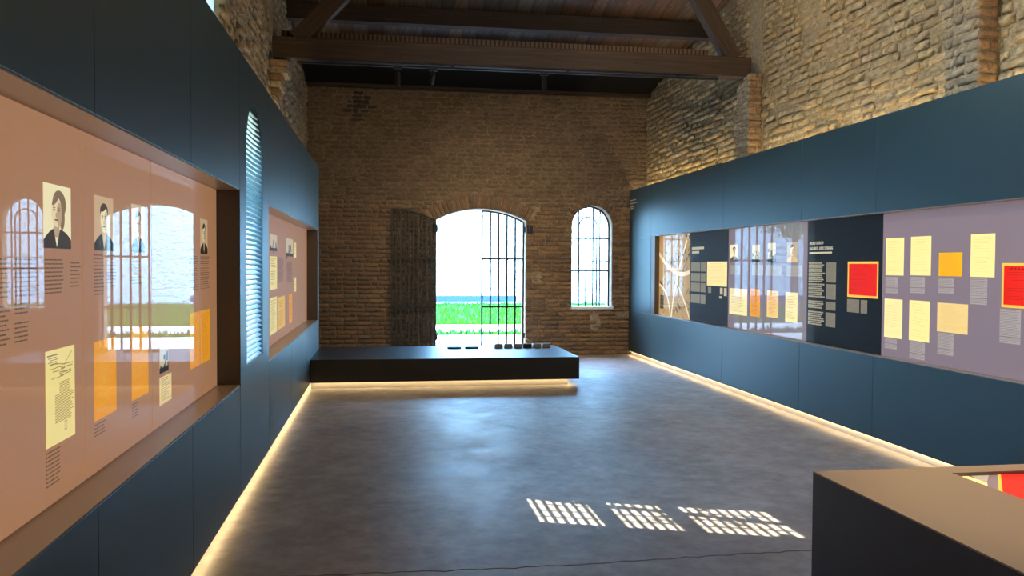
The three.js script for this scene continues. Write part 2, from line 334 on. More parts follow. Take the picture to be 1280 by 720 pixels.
// roof: sloping boards, purlins, tie beams with raking struts
{
  const c = thing('ceiling', 'dark open timber roof of sloping boards, purlins and tie beam', 'ceiling', [0, 0, 0], { kind: 'structure' });
  const r = rngOf(71);
  const boardMats = [[0.14, 0.132, 0.122], [0.105, 0.105, 0.105], [0.17, 0.145, 0.112], [0.15, 0.088, 0.05], [0.115, 0.07, 0.045], [0.08, 0.08, 0.084], [0.19, 0.115, 0.065]].map((k) => mat(lin(...k), 0.85, { map: woodMap, bumpMap: woodBump, bumpScale: 0.003 }));
  for (const [za, zb, slope] of [[ZB - 0.35, KINK, SLOPE], [KINK, ZF + 0.35, STEEP]]) {
    const ang = Math.atan(slope), zm = (za + zb) / 2, ym = roofY(zm), L = (zb - za) / Math.cos(ang);
    for (let x = XL; x < XR - 0.02;) {
      const w = Math.min(0.16 + 0.1 * r(), XR - x), warm = x > 2.3;
      const m = part(c, 'board', metreUV(new THREE.BoxGeometry(w - 0.008, 0.024, L)), boardMats[warm ? [3, 4, 6, 2, 3][Math.floor(r() * 5)] : [0, 1, 5, 2, 0, 5, 4][Math.floor(r() * 7)]]);
      m.position.set(x + w / 2, ym + 0.015 + r() * 0.012, zm); m.rotation.x = -ang;
      x += w;
    }
    const d = part(c, 'roof_deck', metreUV(new THREE.BoxGeometry(6.36, 0.1, L + 0.12)), M.deck);
    d.position.set((XL + XR) / 2, ym + 0.1, zm); d.rotation.x = -ang;
  }
  const alongX = (g) => { const uv = g.attributes.uv; for (let i = 0; i < uv.count; i++) uv.setXY(i, uv.getY(i), uv.getX(i)); return g; };
  for (const [z, h, t] of [[-14.36, 0.10, 0.12], [-12.6, 0.24, 0.14], [-11.6, 0.23, 0.16], [-8.3, 0.23, 0.16], [-5.1, 0.23, 0.16], [-1.9, 0.23, 0.16], [1.3, 0.23, 0.16]]) part(c, 'purlin', alongX(box(XL - 0.1, XR + 0.1, roofY(z) - h, roofY(z) - 0.012, z - t / 2, z + t / 2)), M.darkBeam);
  { // near-black panel added under the boards, standing in for shade at the eaves
    const a = Math.atan(SLOPE), m = part(c, 'eaves_shade_panel', metreUV(new THREE.BoxGeometry(XR - XL - 0.02, 0.02, 1.74)), mat(lin(0.008, 0.0075, 0.007), 0.95, { specularIntensity: 0.2 }));
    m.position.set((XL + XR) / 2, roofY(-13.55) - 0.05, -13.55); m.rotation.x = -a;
  }
  { // row of small battens nailed to a plank along the top of the tie beam
    part(c, 'batten_plank', alongX(box(XL + 0.1, XR - 0.62, 4.2, 4.315, -10.13, -10.105)), M.darkBeam);
    const gs = []; for (let x = XL + 0.14; x < XR - 0.66; x += 0.054) gs.push(box(x, x + 0.026, 4.2, 4.31, -10.105, -10.085));
    part(c, 'battens', mergeGeometries(gs), mat(lin(0.085, 0.05, 0.03), 0.8)).userData.kind = 'stuff';
  }
  for (const z of [-10.02, -1.93]) {
    part(c, 'tie_beam', alongX(box(XL + 0.02, XR - 0.12, 3.955, 4.20, z - 0.11, z + 0.11, 0.012)), M.beam);
    const strut = (x0, x1, y1) => { const a = V(x0, 4.18, z), b = V(x1, y1, z), dv = b.clone().sub(a), g = metreUV(new THREE.BoxGeometry(0.19, dv.length(), 0.16)); const m = part(c, 'strut', g, M.beam); m.position.copy(a).add(b).multiplyScalar(0.5); m.rotation.z = -Math.atan2(dv.x, dv.y); };
    strut(-1.0, 0.05, roofY(z) - 0.02); strut(4.32, 3.62, roofY(z) - 0.02);
  }
}

// ---------------------------------------------------------------- gateway: two iron leaves, hinge blocks
function gateLeaf(name, label, mirror, x0, z, flats = 0) {   // built with its hinge stile at x = 0 and the free stile at x = width
  const W = 0.735, g = thing(name, label, 'gate', [x0, 0, z]);
  const topAt = (x) => { const u = DOOR.hw - 0.03 - x; return DOOR.cy + Math.sqrt((DOOR.R - 0.035) ** 2 - u * u); };
  const s = mirror ? -1 : 1;
  for (let i = 0; i < 6; i++) { const x = (W * i) / 5; part(g, i === 0 ? 'hinge_stile' : 'bar', box(s * x - 0.016, s * x + 0.016, 0.05, topAt(x) - 0.002, -0.014, 0.014), M.iron); }
  for (const y of [0.10, 0.86, 1.70]) part(g, 'rail', box(Math.min(0, s * W), Math.max(0, s * W), y - 0.016, y + 0.016, -0.014, 0.014), M.iron);
  const pts = []; for (let i = 0; i <= 12; i++) pts.push(V((s * W * i) / 12, topAt((W * i) / 12), 0));
  part(g, 'top_rail', tube(pts, 0.016, 24, 8), M.iron);
  for (const y of [0.35, 2.22]) part(g, 'hinge', bar(V(-s * 0.02, y - 0.05, 0), V(-s * 0.02, y + 0.05, 0), 0.022), M.iron);
  for (let i = 0; i < flats; i++) { const x = (W * (i + 0.5)) / 5; part(g, 'added_dark_bar', box(s * x - 0.015, s * x + 0.015, 0.1, topAt(x) - 0.01, -0.03, -0.022), M.iron); }  // flat bars added to make the folded leaf look darker
  return g;
}
gateLeaf('iron_gate', 'closed iron bar gate leaf standing in the bright gateway', true, DOOR.x1 - 0.03, ZB - 0.10);
{ // the other leaf is folded back flat against the brick
  gateLeaf('iron_gate', 'dark iron gate leaf folded back flat against the brick wall', true, DOOR.x0 - 0.02, ZB + 0.115, 5);
  for (const [x, who] of [[DOOR.x0 - 0.03, 'iron hinge block at the edge of the folded gate leaf'], [DOOR.x1 + 0.06, 'iron hinge block on the brick jamb beside the closed gate leaf']]) {
    const h = thing('hinge_block', who, 'hinge', [x, 2.22, ZB]);
    part(h, 'wall_plate', box(-0.055, 0.055, -0.07, 0.07, -0.01, 0.035, 0.008), M.iron);
    part(h, 'pintle', bar(V(0, -0.05, 0.06), V(0, 0.07, 0.06), 0.02), M.iron);
  }
}

// arched window: frame, glazing bars, inner arch, pane, sill
{
  const w = thing('window_1', 'tall arched window with thin iron glazing bars beside the gateway', 'window', [0, 0, 0], { kind: 'structure' });
  const z = ZB - 0.2, { cx, r, sill, spring } = WIN, arc = (R, x, y, n = 24) => Array.from({ length: n + 1 }, (_, i) => V(x + R * Math.cos(Math.PI - (Math.PI * i) / n), y + R * Math.sin((Math.PI * i) / n), z));
  const outline = [V(cx - r + 0.012, sill, z), V(cx - r + 0.012, sill + 0.7, z), ...arc(r - 0.012, cx, spring), V(cx + r - 0.012, sill + 0.7, z), V(cx + r - 0.012, sill, z)];
  part(w, 'frame', tube(outline, 0.014, 120, 6), M.iron);
  const top = (x) => spring + Math.sqrt(Math.max(0, (r - 0.01) ** 2 - (x - cx) ** 2));
  for (const x of [3.455, 3.588, 3.718, 3.845]) part(w, 'glazing_bar', bar(V(x, sill, z), V(x, top(x), z), 0.013, 8), M.iron);
  for (const y of [2.08, 1.675, 1.50]) part(w, 'glazing_bar', bar(V(cx - r, y, z), V(cx + r, y, z), y === 1.675 ? 0.008 : 0.014, 8), M.iron);
  const ir = 0.163, icx = 3.62; part(w, 'inner_arch', tube([V(icx - ir, sill, z + 0.015), V(icx - ir, 1.6, z + 0.015), ...arc(ir, icx, 2.30).map((p) => p.setZ(z + 0.015)), V(icx + ir, 1.6, z + 0.015), V(icx + ir, sill, z + 0.015)], 0.012, 100, 6), M.iron);
  const s = new THREE.Shape(); s.moveTo(cx - r, sill); s.lineTo(cx + r, sill); s.lineTo(cx + r, spring); s.absarc(cx, spring, r, 0, Math.PI, false);
  part(w, 'pane', new THREE.ShapeGeometry(s, 24).translate(0, 0, z - 0.012), M.glass);
  part(w, 'sill', box(cx - r - 0.02, cx + r + 0.02, sill - 0.045, sill + 0.004, ZB - 0.24, ZB + 0.045, 0.006), M.sill);
}
// tall lattice windows high in the side wall: the sun comes through the first onto the floor
function latticeWindow(name, label, z0, z1, zc0, zc1, side) {
  const w = thing(name, label, 'window', [0, 0, 0], { kind: 'structure' }), x = XL - 0.03, { y0, y1 } = HIGH;
  part(w, 'frame_post', box(x - 0.06, x, y0, y1, side ?? z0, zc0), M.frameWood);
  if (side) part(w, 'reveal_stand_in', box(x - 0.027, x - 0.024, y0, y1, z0, side), M.frosted, 'added frosted pane in place of the bright window reveal');  // frosted pane added to shine like the sky-lit window reveal
  part(w, 'frame_post', box(x - 0.06, x, y0, y1, zc1, z1), M.frameWood);
  for (const [a, b] of [[y0, 3.16], [3.60, 3.70], [4.41, 4.53], [5.14, 5.26], [y1 - 0.05, y1]]) part(w, 'transom', box(x - 0.06, x, a, b, zc0, zc1), M.frameWood);
  for (let i = 1; i < 4; i++) { const z = zc0 + ((zc1 - zc0) * i) / 4; part(w, 'muntin', box(x - 0.035, x - 0.015, y0, y1, z - 0.008, z + 0.008), M.frameWood); }
  for (const [a, b, n] of [[3.16, 3.6, 4], [3.70, 4.41, 7], [4.53, 5.14, 6], [5.26, y1 - 0.05, 11]]) for (let i = 1; i < n; i++) { const y = a + ((b - a) * i) / n; part(w, 'muntin', box(x - 0.035, x - 0.015, y - 0.006, y + 0.006, zc0, zc1), M.frameWood); }
  part(w, 'pane', box(x - 0.027, x - 0.024, y0, y1, zc0, zc1), M.glass);
}
latticeWindow('window_2', 'tall wooden lattice window high above the dark display wall', HIGH.z0, HIGH.z1, -6.42, -5.87, -6.60);
latticeWindow('window_3', 'tall wooden lattice window nearer the viewer, above the display wall', -2.45, -1.55, -2.25, -1.72);
{
  const w = thing('window_4', 'arched window in the brick behind the louvred opening', 'window', [0, 0, 0], { kind: 'structure' });
  const cz = (ARCH.z0 + ARCH.z1) / 2, s = new THREE.Shape(); s.moveTo(-ARCH.r, ARCH.sill); s.lineTo(ARCH.r, ARCH.sill); s.lineTo(ARCH.r, ARCH.spring); s.absarc(0, ARCH.spring, ARCH.r, 0, Math.PI, false);
  const g = new THREE.ShapeGeometry(s, 24); g.rotateY(Math.PI / 2); part(w, 'pane', g.translate(XL - 0.2, 0, cz), M.glass);
  for (const dz of [-0.13, 0.13]) part(w, 'glazing_bar', bar(V(XL - 0.19, ARCH.sill, cz + dz), V(XL - 0.19, ARCH.spring + 0.34, cz + dz), 0.009, 8), M.iron);
  for (const y of [1.3, 1.7, 2.1, 2.36]) part(w, 'glazing_bar', bar(V(XL - 0.19, y, cz - ARCH.r), V(XL - 0.19, y, cz + ARCH.r), 0.009, 8), M.iron);
}

// ---------------------------------------------------------------- display walls
const REC = { y0: 0.80, y1: 2.08 };
function stripLight(x, y, z, w, h, look, intensity, color = WARM) { const l = new THREE.RectAreaLight(color, intensity, w, h); l.position.set(x, y, z); l.lookAt(...look); scene.add(l); return l; }
const LEDP = 14, COVE = 85;
{
  const X = -0.929, B = -1.20, H = 2.98, end = -12.30, near = 1.6;
  const w = thing('display_wall', 'long dark blue display wall with two recessed niches and a louvred arch', 'display wall', [0, 0, 0], { kind: 'thing' });
  const zs = [end, -10.4, -8.7, -7.02], za = [-5.65, -4.268, -2.9, -1.4, 0.1, near], gap = 0.0015;
  const run = (list, y0, y1, name) => { for (let i = 0; i + 1 < list.length; i++) part(w, name, box(B, X, y0, y1, list[i] + gap, list[i + 1] - gap, 0.004), M.lacquer); };
  run(zs, REC.y1, H, 'header_panel'); run(za, REC.y1, H, 'header_panel');
  run(zs, 0.075, REC.y0, 'base_panel'); run(za, 0.075, REC.y0, 'base_panel');
  part(w, 'end_post', box(B, X, REC.y0, REC.y1, end + gap, -12.05, 0.004), M.lacquer);
  // niche linings: soffit, sill and side in warm grey
  for (const [a, b] of [[-12.05, -7.02], [-5.65, near]]) {
    part(w, 'niche_soffit', box(-1.13, X - 0.004, REC.y1 - 0.006, REC.y1 + 0.002, a, b), M.lacquerInner);
    part(w, 'niche_sill', box(-1.13, X - 0.004, REC.y0 - 0.002, REC.y0 + 0.006, a, b), M.lacquerInner);
    part(w, 'niche_side', box(-1.13, X - 0.004, REC.y0, REC.y1, a - 0.002, a + 0.006), M.reveal);
    part(w, 'niche_back', box(B, -1.115, REC.y0, REC.y1, a, b), M.black);
  }
  // louvred arch between the niches
  const s = new THREE.Shape(); s.moveTo(7.02 - gap, 0.075); s.lineTo(7.02 - gap, H); s.lineTo(5.65 + gap, H); s.lineTo(5.65 + gap, 0.075); s.lineTo(7.02 - gap, 0.075);
  const cz = -(ARCH.z0 + ARCH.z1) / 2; s.holes.push(archHole(cz, ARCH.r, ARCH.sill, ARCH.spring));
  const m = basis(V(0, 0, -1), V(1, 0, 0), V(X, 0, 0));
  part(w, 'arched_panel', metreUV(new THREE.ExtrudeGeometry(s, { depth: 0.06, bevelEnabled: false, curveSegments: 24 })).translate(0, 0, -0.06).applyMatrix4(m), M.lacquer);
  part(w, 'jamb', box(B, X - 0.06, 0.075, H, -5.80, -5.652), M.lacquer); part(w, 'jamb', box(B, X - 0.06, 0.075, H, -7.018, -6.80), M.lacquer);
  const slatM = mat(lin(0.5, 0.57, 0.6), 0.5);
  for (let y = ARCH.sill + 0.02; y < ARCH.spring + ARCH.r - 0.02; y += 0.036) {
    const hw = y < ARCH.spring ? ARCH.r : Math.sqrt(ARCH.r ** 2 - (y - ARCH.spring) ** 2);
    const g = metreUV(new THREE.BoxGeometry(0.058, 0.006, hw * 2 - 0.004)), q = part(w, 'louvre_slat', g, slatM);
    q.position.set(X - 0.034, y, -cz); q.rotation.z = -0.5;
  }
  part(w, 'plinth', box(B, X - 0.055, 0, 0.075, end + 0.05, near), M.plinth);
  part(w, 'led_strip', box(X - 0.045, X - 0.025, 0.066, 0.0745, end + 0.02, near), M.led);
  part(w, 'led_strip', box(-1.245, -1.225, 2.86, 2.868, end, near), M.led);
  stripLight(X - 0.035, 0.064, (end + near) / 2, near - end, 0.02, [X - 0.035, -1, (end + near) / 2], LEDP).rotateZ(Math.PI / 2);
  stripLight(-1.235, 2.872, (end + near) / 2, near - end, 0.02, [-1.235, 5, (end + near) / 2], COVE * 0.7).rotateZ(Math.PI / 2);
}
{
  const X = 4.318, B = 4.44, H = 2.93, far = -14.42, near = 1.6, gap = 0.0015;
  const w = thing('display_wall', 'long teal display wall with one continuous band of lit panels', 'display wall', [0, 0, 0], { kind: 'thing' });
  const seams = [far, -13.2, -10.25, -8.21, -6.87, -4.6, -2.4, -0.4, near];
  for (let i = 0; i + 1 < seams.length; i++) {
    part(w, 'header_panel', box(X, B, REC.y1, H, seams[i] + gap, seams[i + 1] - gap, 0.004), M.lacquer);
    part(w, 'base_panel', box(X, B, 0.075, REC.y0, seams[i] + gap, seams[i + 1] - gap, 0.004), M.lacquer);
  }
  part(w, 'end_post', box(X, B, REC.y0, REC.y1, far + gap, -13.2, 0.004), M.lacquer);
  part(w, 'niche_back', box(4.425, 4.438, REC.y0, REC.y1, -13.2, near), M.black);
  part(w, 'niche_side', box(X + 0.004, 4.425, REC.y0, REC.y1, -13.2, -13.003), M.reveal);
  part(w, 'niche_sill', box(X + 0.003, 4.425, REC.y0 - 0.002, REC.y0 + 0.005, -13.0, near), M.lacquerInner);
  part(w, 'niche_soffit', box(X + 0.003, 4.425, REC.y1 - 0.005, REC.y1 + 0.002, -13.0, near), M.lacquerInner);
  for (const y of [2.745, 2.69, 2.63, 2.60]) part(w, 'lettering', box(X - 0.0015, X + 0.001, y - 0.006, y + 0.006, -14.37, y > 2.7 ? -14.05 : y > 2.65 ? -13.98 : -14.15), M.whiteLetter, 'small white lettering');
  part(w, 'plinth', box(X + 0.055, B, 0, 0.075, far, near), M.plinth);
  part(w, 'led_strip', box(X + 0.025, X + 0.045, 0.066, 0.0745, far, near), M.led);
  part(w, 'led_strip', box(4.50, 4.52, 2.80, 2.808, -9.8, -6.25), M.led); part(w, 'led_strip', box(4.50, 4.52, 2.80, 2.808, -14.4, -10.3), M.led); part(w, 'led_strip', box(4.50, 4.52, 2.80, 2.808, -5.75, -2.2), M.led);
  stripLight(X + 0.035, 0.064, (far + near) / 2, near - far, 0.02, [X + 0.035, -1, (far + near) / 2], LEDP).rotateZ(Math.PI / 2);
  for (const [a, b] of [[-9.8, -6.25], [-14.4, -10.3], [-5.75, -2.2]]) stripLight(4.51, 2.812, (a + b) / 2, b - a, 0.02, [4.51, 5, (a + b) / 2], COVE).rotateZ(Math.PI / 2);
}

// ---------------------------------------------------------------- backlit printed panels
const INK = { line: 'rgba(90,66,48,0.85)', pale: 'rgba(214,200,176,0.9)', lav: 'rgba(205,190,180,0.85)' };
class Print {   // a canvas measured in metres: s runs to the viewer's right, y is the height over the floor
  constructor(side, z0, z1, ppm, bg) {
    Object.assign(this, { side, z0, z1, ppm });
    this.W = Math.round((z1 - z0) * ppm); this.H = Math.round((REC.y1 - REC.y0) * ppm);
    this.cv = document.createElement('canvas'); this.cv.width = this.W; this.cv.height = this.H;
    this.c = this.cv.getContext('2d'); this.c.fillStyle = bg; this.c.fillRect(0, 0, this.W, this.H);
    this.pieces = []; this.r = rngOf(Math.round(z0 * 100) + ppm);
  }
  s(z) { return (this.side < 0 ? this.z1 - z : z - this.z0) * this.ppm; }
  y(y) { return (REC.y1 - y) * this.ppm; }
  rect(za, zb, ya, yb) { const a = this.s(za), b = this.s(zb); return [Math.min(a, b), this.y(Math.max(ya, yb)), Math.abs(b - a), Math.abs(yb - ya) * this.ppm]; }
  fill(za, zb, ya, yb, col) { this.c.fillStyle = col; this.c.fillRect(...this.rect(za, zb, ya, yb)); }
  lines(za, zb, ya, yb, col, pitch = 0.0125, weight = 0.42) {   // a block of print too small to read
    const [x, y, w, h] = this.rect(za, zb, ya, yb), p = pitch * this.ppm; this.c.fillStyle = col;
    for (let v = y; v < y + h - p * 0.3; v += p) { const len = w * (0.78 + 0.22 * this.r()); for (let u = x; u < x + len;) { const k = (0.006 + 0.018 * this.r()) * this.ppm; this.c.fillRect(u, v, Math.min(k, x + len - u), p * weight); u += k + 0.003 * this.ppm; } }
  }
  block(za, zb, ya, yb, col) { this.fill(za, zb, ya, yb, col); this.lines(za, zb, ya + 0.004, yb - 0.006, 'rgba(40,36,34,0.35)', 0.011, 0.3); }
  doc(za, zb, ya, yb, o) {
    const [x, y, w, h] = this.rect(za, zb, ya, yb), c = this.c, m = this.ppm;
    c.fillStyle = o.col; c.fillRect(x, y, w, h);
    if (o.border) { c.fillStyle = o.border; c.fillRect(x, y, w, h); c.fillStyle = o.col; const b = o.bw * m; c.fillRect(x + b, y + b, w - 2 * b, h - 2 * b); }
    const ink = o.ink ?? 'rgba(70,50,30,0.75)';
    if (o.style === 'letter') {
      c.fillStyle = ink; c.fillRect(x + w * 0.05, y + h * 0.05, w * 0.36, h * 0.012);
      for (let i = 0; i < 4; i++) c.fillRect(x + w * (0.08 + 0.05 * (i % 2)), y + h * (0.08 + i * 0.022), w * 0.28, h * 0.006);
      c.strokeStyle = ink; c.lineWidth = 1.3; for (let i = 0; i < 9; i++) { c.beginPath(); let px = x + w * (0.05 + 0.5 * this.r()), py = y + h * (0.16 + i * 0.018); c.moveTo(px, py); for (let k = 0; k < 7; k++) { px += w * 0.06; py += (this.r() - 0.5) * h * 0.012; c.lineTo(Math.min(px, x + w * 0.93), py); } c.stroke(); }
      c.beginPath(); c.moveTo(x + w * 0.62, y + h * 0.19); c.quadraticCurveTo(x + w * 0.75, y + h * 0.12, x + w * 0.9, y + h * 0.06); c.stroke();
      for (let i = 0; i < 24; i++) { c.fillStyle = ink; c.fillRect(x + w * (i < 7 ? 0.45 : 0.3), y + h * (0.36 + i * 0.018), w * (i < 7 ? 0.42 : 0.66) * (0.8 + 0.2 * this.r()), h * 0.005); }
      c.strokeRect(x + w * 0.62, y + h * 0.8, w * 0.08, h * 0.09);
    } else {
      const n = o.rows ?? 20; for (let i = 0; i < n; i++) { c.fillStyle = ink; if (this.r() < 0.12) continue; c.fillRect(x + w * (0.12 + 0.1 * (this.r() < 0.2)), y + h * (0.08 + (0.84 * i) / n), w * (0.4 + 0.36 * this.r()), Math.max(1, h * 0.006)); }
      if (o.head) { c.fillStyle = ink; for (let i = 0; i < 7; i++) c.fillRect(x + w * (0.2 + i * 0.085), y + h * (0.1 + 0.02 * this.r()), w * 0.05, h * 0.03); }
    }
    this.pieces.push([o.name ?? 'document', za, zb, ya, yb, o.label]);
  }
  portrait(za, zb, ya, yb, o) {   // sepia head-and-shoulders print
    const [x, y, w, h] = this.rect(za, zb, ya, yb), c = this.c, X = (u) => x + u * w, Y = (v) => y + v * h, E = (u, v, a, b, col, rot = 0) => { c.fillStyle = col; c.beginPath(); c.ellipse(X(u), Y(v), a * w, b * h, rot, 0, Math.PI * 2); c.fill(); };
    c.save(); c.beginPath(); c.rect(x, y, w, h); c.clip();
    c.fillStyle = o.bg; c.fillRect(x, y, w, h);
    const cx = o.cx ?? 0.5;
    if (o.long) { E(cx + 0.1, 0.3, 0.25, 0.22, o.hair); E(cx + 0.2, 0.5, 0.1, 0.2, o.hair); } else E(cx, 0.27, 0.205, 0.15, o.hair);
    c.fillStyle = o.skin2; c.fillRect(X(cx - 0.1), Y(0.6), w * 0.2, h * 0.22);
    E(cx, 0.42, 0.185, 0.245, o.skin); E(cx + (o.shade ?? 0.1), 0.46, 0.09, 0.19, o.skin2);
    E(cx - 0.04, o.long ? 0.24 : 0.215, o.long ? 0.14 : 0.15, o.long ? 0.05 : 0.055, o.hair, o.long ? -0.5 : -0.25);
    for (const u of [-0.085, 0.075]) { E(cx + u, 0.395, 0.042, 0.012, o.dark); E(cx + u, 0.36, 0.055, 0.008, o.hair); }
    E(cx - 0.01, 0.475, 0.025, 0.045, o.skin2); E(cx - 0.01, 0.55, 0.062, 0.012, o.dark);
    c.fillStyle = o.coat; c.beginPath(); c.moveTo(X(0), Y(1)); c.lineTo(X(0), Y(0.87)); c.quadraticCurveTo(X(0.2), Y(0.72), X(cx - 0.11), Y(0.69)); c.lineTo(X(cx), Y(0.98)); c.lineTo(X(cx + 0.12), Y(0.69)); c.quadraticCurveTo(X(0.85), Y(0.73), X(1), Y(0.86)); c.lineTo(X(1), Y(1)); c.fill();
    c.restore();
    this.pieces.push(['portrait_print', za, zb, ya, yb, o.label]);
  }
  photo(za, zb, ya, yb, seed, label) {   // small grey print of a building
    const [x, y, w, h] = this.rect(za, zb, ya, yb), c = this.c, r = rngOf(seed);
    c.fillStyle = '#d9c9a4'; c.fillRect(x, y, w, h); for (let i = 0; i < 14; i++) { const g = 30 + 150 * r(); c.fillStyle = `rgb(${g},${g * 0.9},${g * 0.75})`; c.fillRect(x + w * r() * 0.9, y + h * (0.25 + 0.6 * r()), w * 0.2 * r() + 2, h * 0.4 * r() + 2); }
    c.fillStyle = 'rgb(46,40,34)'; c.fillRect(x, y + h * 0.82, w, h * 0.18);
    this.pieces.push(['photo_print', za, zb, ya, yb, label]);
  }
  plate(X0, X1, za, zb, ya, yb) {
    const g = box(X0, X1, Math.min(ya, yb), Math.max(ya, yb), Math.min(za, zb), Math.max(za, zb)), p = g.attributes.position, uv = g.attributes.uv;
    for (let i = 0; i < p.count; i++) uv.setXY(i, this.s(p.getZ(i)) / this.W, 1 - this.y(p.getY(i)) / this.H);
    return g;
  }
  build(label, glow, X, gapFar = 0.003, gapNear = 0.003, lamp = 0.2, tone = 0xffd0a8) {
    const t = new THREE.CanvasTexture(this.cv); t.colorSpace = THREE.SRGBColorSpace; t.anisotropy = 8;
    const m = mat(lin(0.4, 0.4, 0.4), 0.55, { map: t, emissive: lin(1, 1, 1), emissiveIntensity: glow, emissiveMap: t, clearcoat: 0.36, clearcoatRoughness: 0, ior: 1.5, specularIntensity: 0.2 });
    const bright = m.clone(); bright.emissiveIntensity = glow * 1.6;
    const g = thing('backlit_display_panel', label, 'display panel'), d = this.side;
    const faceTo = (depth) => (d < 0 ? [X - 0.02, X + depth] : [X - depth, X + 0.02]);
    part(g, 'printed_glass', this.plate(...faceTo(0), this.z0 + gapFar, this.z1 - gapNear, REC.y0 + 0.0075, REC.y1 - 0.0075), m);
    for (const [name, za, zb, ya, yb, lab] of this.pieces) part(g, name, this.plate(...(d < 0 ? [X + 0.0002, X + 0.0012] : [X - 0.0012, X - 0.0002]), za, zb, ya, yb), bright, lab);
    const zm = (this.z0 + this.z1) / 2, l = stripLight(X - d * 0.004, (REC.y0 + REC.y1) / 2, zm, this.z1 - this.z0 - 0.02, REC.y1 - REC.y0 - 0.04, [X - d * 3, (REC.y0 + REC.y1) / 2, zm], lamp, tone);
    return g;
  }
}
const PEACH = '#d39b71', LAV = '#9a868c', NIGHT = '#17191d', YEL = '#ffea96', ORA = '#f7a51f', CREAM = '#f3dca0';
const LG = -1.075, RG = 4.395, GL = 0.5, GR = 0.55;
{
  const p = new Print(-1, -3.212, -1.75, 700, PEACH);
  for (const [a, b, c, d] of [[-2.87, -3.05, 1.49, 1.61], [-3.094, -3.19, 1.503, 1.6], [-2.5, -2.63, 1.49, 1.61], [-2.64, -2.84, 1.49, 1.61], [-2.48, -2.614, 1.36, 1.474], [-2.647, -2.759, 1.437, 1.477], [-2.646, -2.757, 1.354, 1.42], [-2.2, -2.4, 1.2, 1.61], [-2.864, -2.989, 0.869, 0.983]]) p.lines(a, b, c, d, INK.line, 0.0135, 0.3);
  p.portrait(-2.861, -3.098, 1.645, 1.856, { bg: '#fff3c4', hair: '#8d7358', skin: '#f2dfb4', skin2: '#c7a983', dark: '#5d4633', coat: '#40342a', long: true, cx: 0.46, label: 'sepia portrait of a long-haired person' });
  p.doc(-2.866, -3.12, 0.997, 1.312, { col: YEL, style: 'letter', label: 'pale yellow typed letter' });
  p.build('peach lit panel nearest the viewer, with typed letter and long-haired portrait', GL, LG, 0.005);
  const q = new Print(-1, -4.112, -3.212, 700, PEACH);
  q.portrait(-3.334, -3.556, 1.645, 1.854, { bg: '#d5b48b', hair: '#4a3b2d', skin: '#fbeec2', skin2: '#d6bc8e', dark: '#574330', coat: '#332a22', label: 'sepia portrait of a short-haired person' });
  for (const [a, b, c, d] of [[-3.329, -3.453, 1.474, 1.63], [-3.48, -3.6, 1.5, 1.63], [-3.321, -3.457, 0.94, 0.988], [-3.794, -3.888, 0.918, 0.987]]) q.lines(a, b, c, d, INK.line, 0.0135, 0.3);
  q.portrait(-3.8, -4.0, 1.645, 1.854, { bg: '#dcc49c', hair: '#5b4a3a', skin: '#f3e2b8', skin2: '#c9ad82', dark: '#513f2f', coat: '#3a3027' });
  q.lines(-3.8, -3.95, 1.5, 1.62, INK.line, 0.0135, 0.3);
  q.doc(-3.32, -3.58, 1.001, 1.301, { col: ORA, rows: 26, ink: 'rgba(250,205,110,0.8)', label: 'orange typed sheet' });
  q.doc(-3.791, -4.045, 1.003, 1.312, { col: ORA, rows: 24, ink: 'rgba(250,205,110,0.8)', label: 'orange typed sheet' });
  q.build('peach lit panel with two orange sheets and a short-haired portrait', GL, LG, 0.003, 0.005);
  const u = new Print(-1, -5.644, -4.112, 700, PEACH);
  u.photo(-4.24, -4.405, 1.061, 1.208, 9, 'small dark photo');
  u.doc(-4.236, -4.464, 0.906, 1.041, { col: CREAM, rows: 12, label: 'small cream note' });
  u.portrait(-5.161, -5.361, 1.655, 1.863, { bg: '#cdb08a', hair: '#3d3126', skin: '#ecd7a8', skin2: '#b79a70', dark: '#453526', coat: '#2c241d', label: 'small dark portrait' });
  u.lines(-4.87, -5.12, 1.434, 1.639, INK.line, 0.0135, 0.3); u.lines(-5.16, -5.427, 1.434, 1.639, INK.line, 0.0135, 0.3);
  u.doc(-4.881, -5.13, 1.0, 1.317, { col: ORA, rows: 24, ink: 'rgba(180,95,10,0.55)', label: 'orange typed sheet' });
  u.doc(-5.15, -5.418, 1.0, 1.317, { col: ORA, rows: 24, ink: 'rgba(180,95,10,0.55)', label: 'orange typed sheet' });
  u.build('peach lit panel at the dark end of the first niche, with paired orange sheets', GL, LG, 0.002);
  const v = new Print(-1, -1.75, 1.55, 300, PEACH);
  v.lines(-1.2, -1.5, 1.2, 1.6, INK.line); v.doc(-0.7, -0.95, 1.0, 1.31, { col: YEL, rows: 20 }); v.lines(-0.7, -0.9, 1.4, 1.8, INK.line);
  v.build('peach lit panel beside the viewer, outside the picture', GL, LG);
  const n = new Print(-1, -9.5, -7.03, 380, PEACH);
  n.photo(-8.19, -8.726, 1.723, 1.882, 3, 'grey photo of a building'); n.doc(-8.185, -8.719, 1.344, 1.67, { col: YEL, rows: 18 }); n.doc(-8.177, -8.711, 0.911, 1.268, { col: YEL, rows: 18 }); n.doc(-8.779, -9.399, 0.917, 1.251, { col: '#f8c455', rows: 18, label: 'amber sheet' });
  n.lines(-8.8, -9.3, 1.4, 1.66, INK.line); n.lines(-7.3, -7.9, 1.0, 1.8, INK.line);
  n.build('peach lit panel in the far niche, with pale sheets and a grey photo', GL, LG);
  const o = new Print(-1, -12.044, -9.5, 380, PEACH);
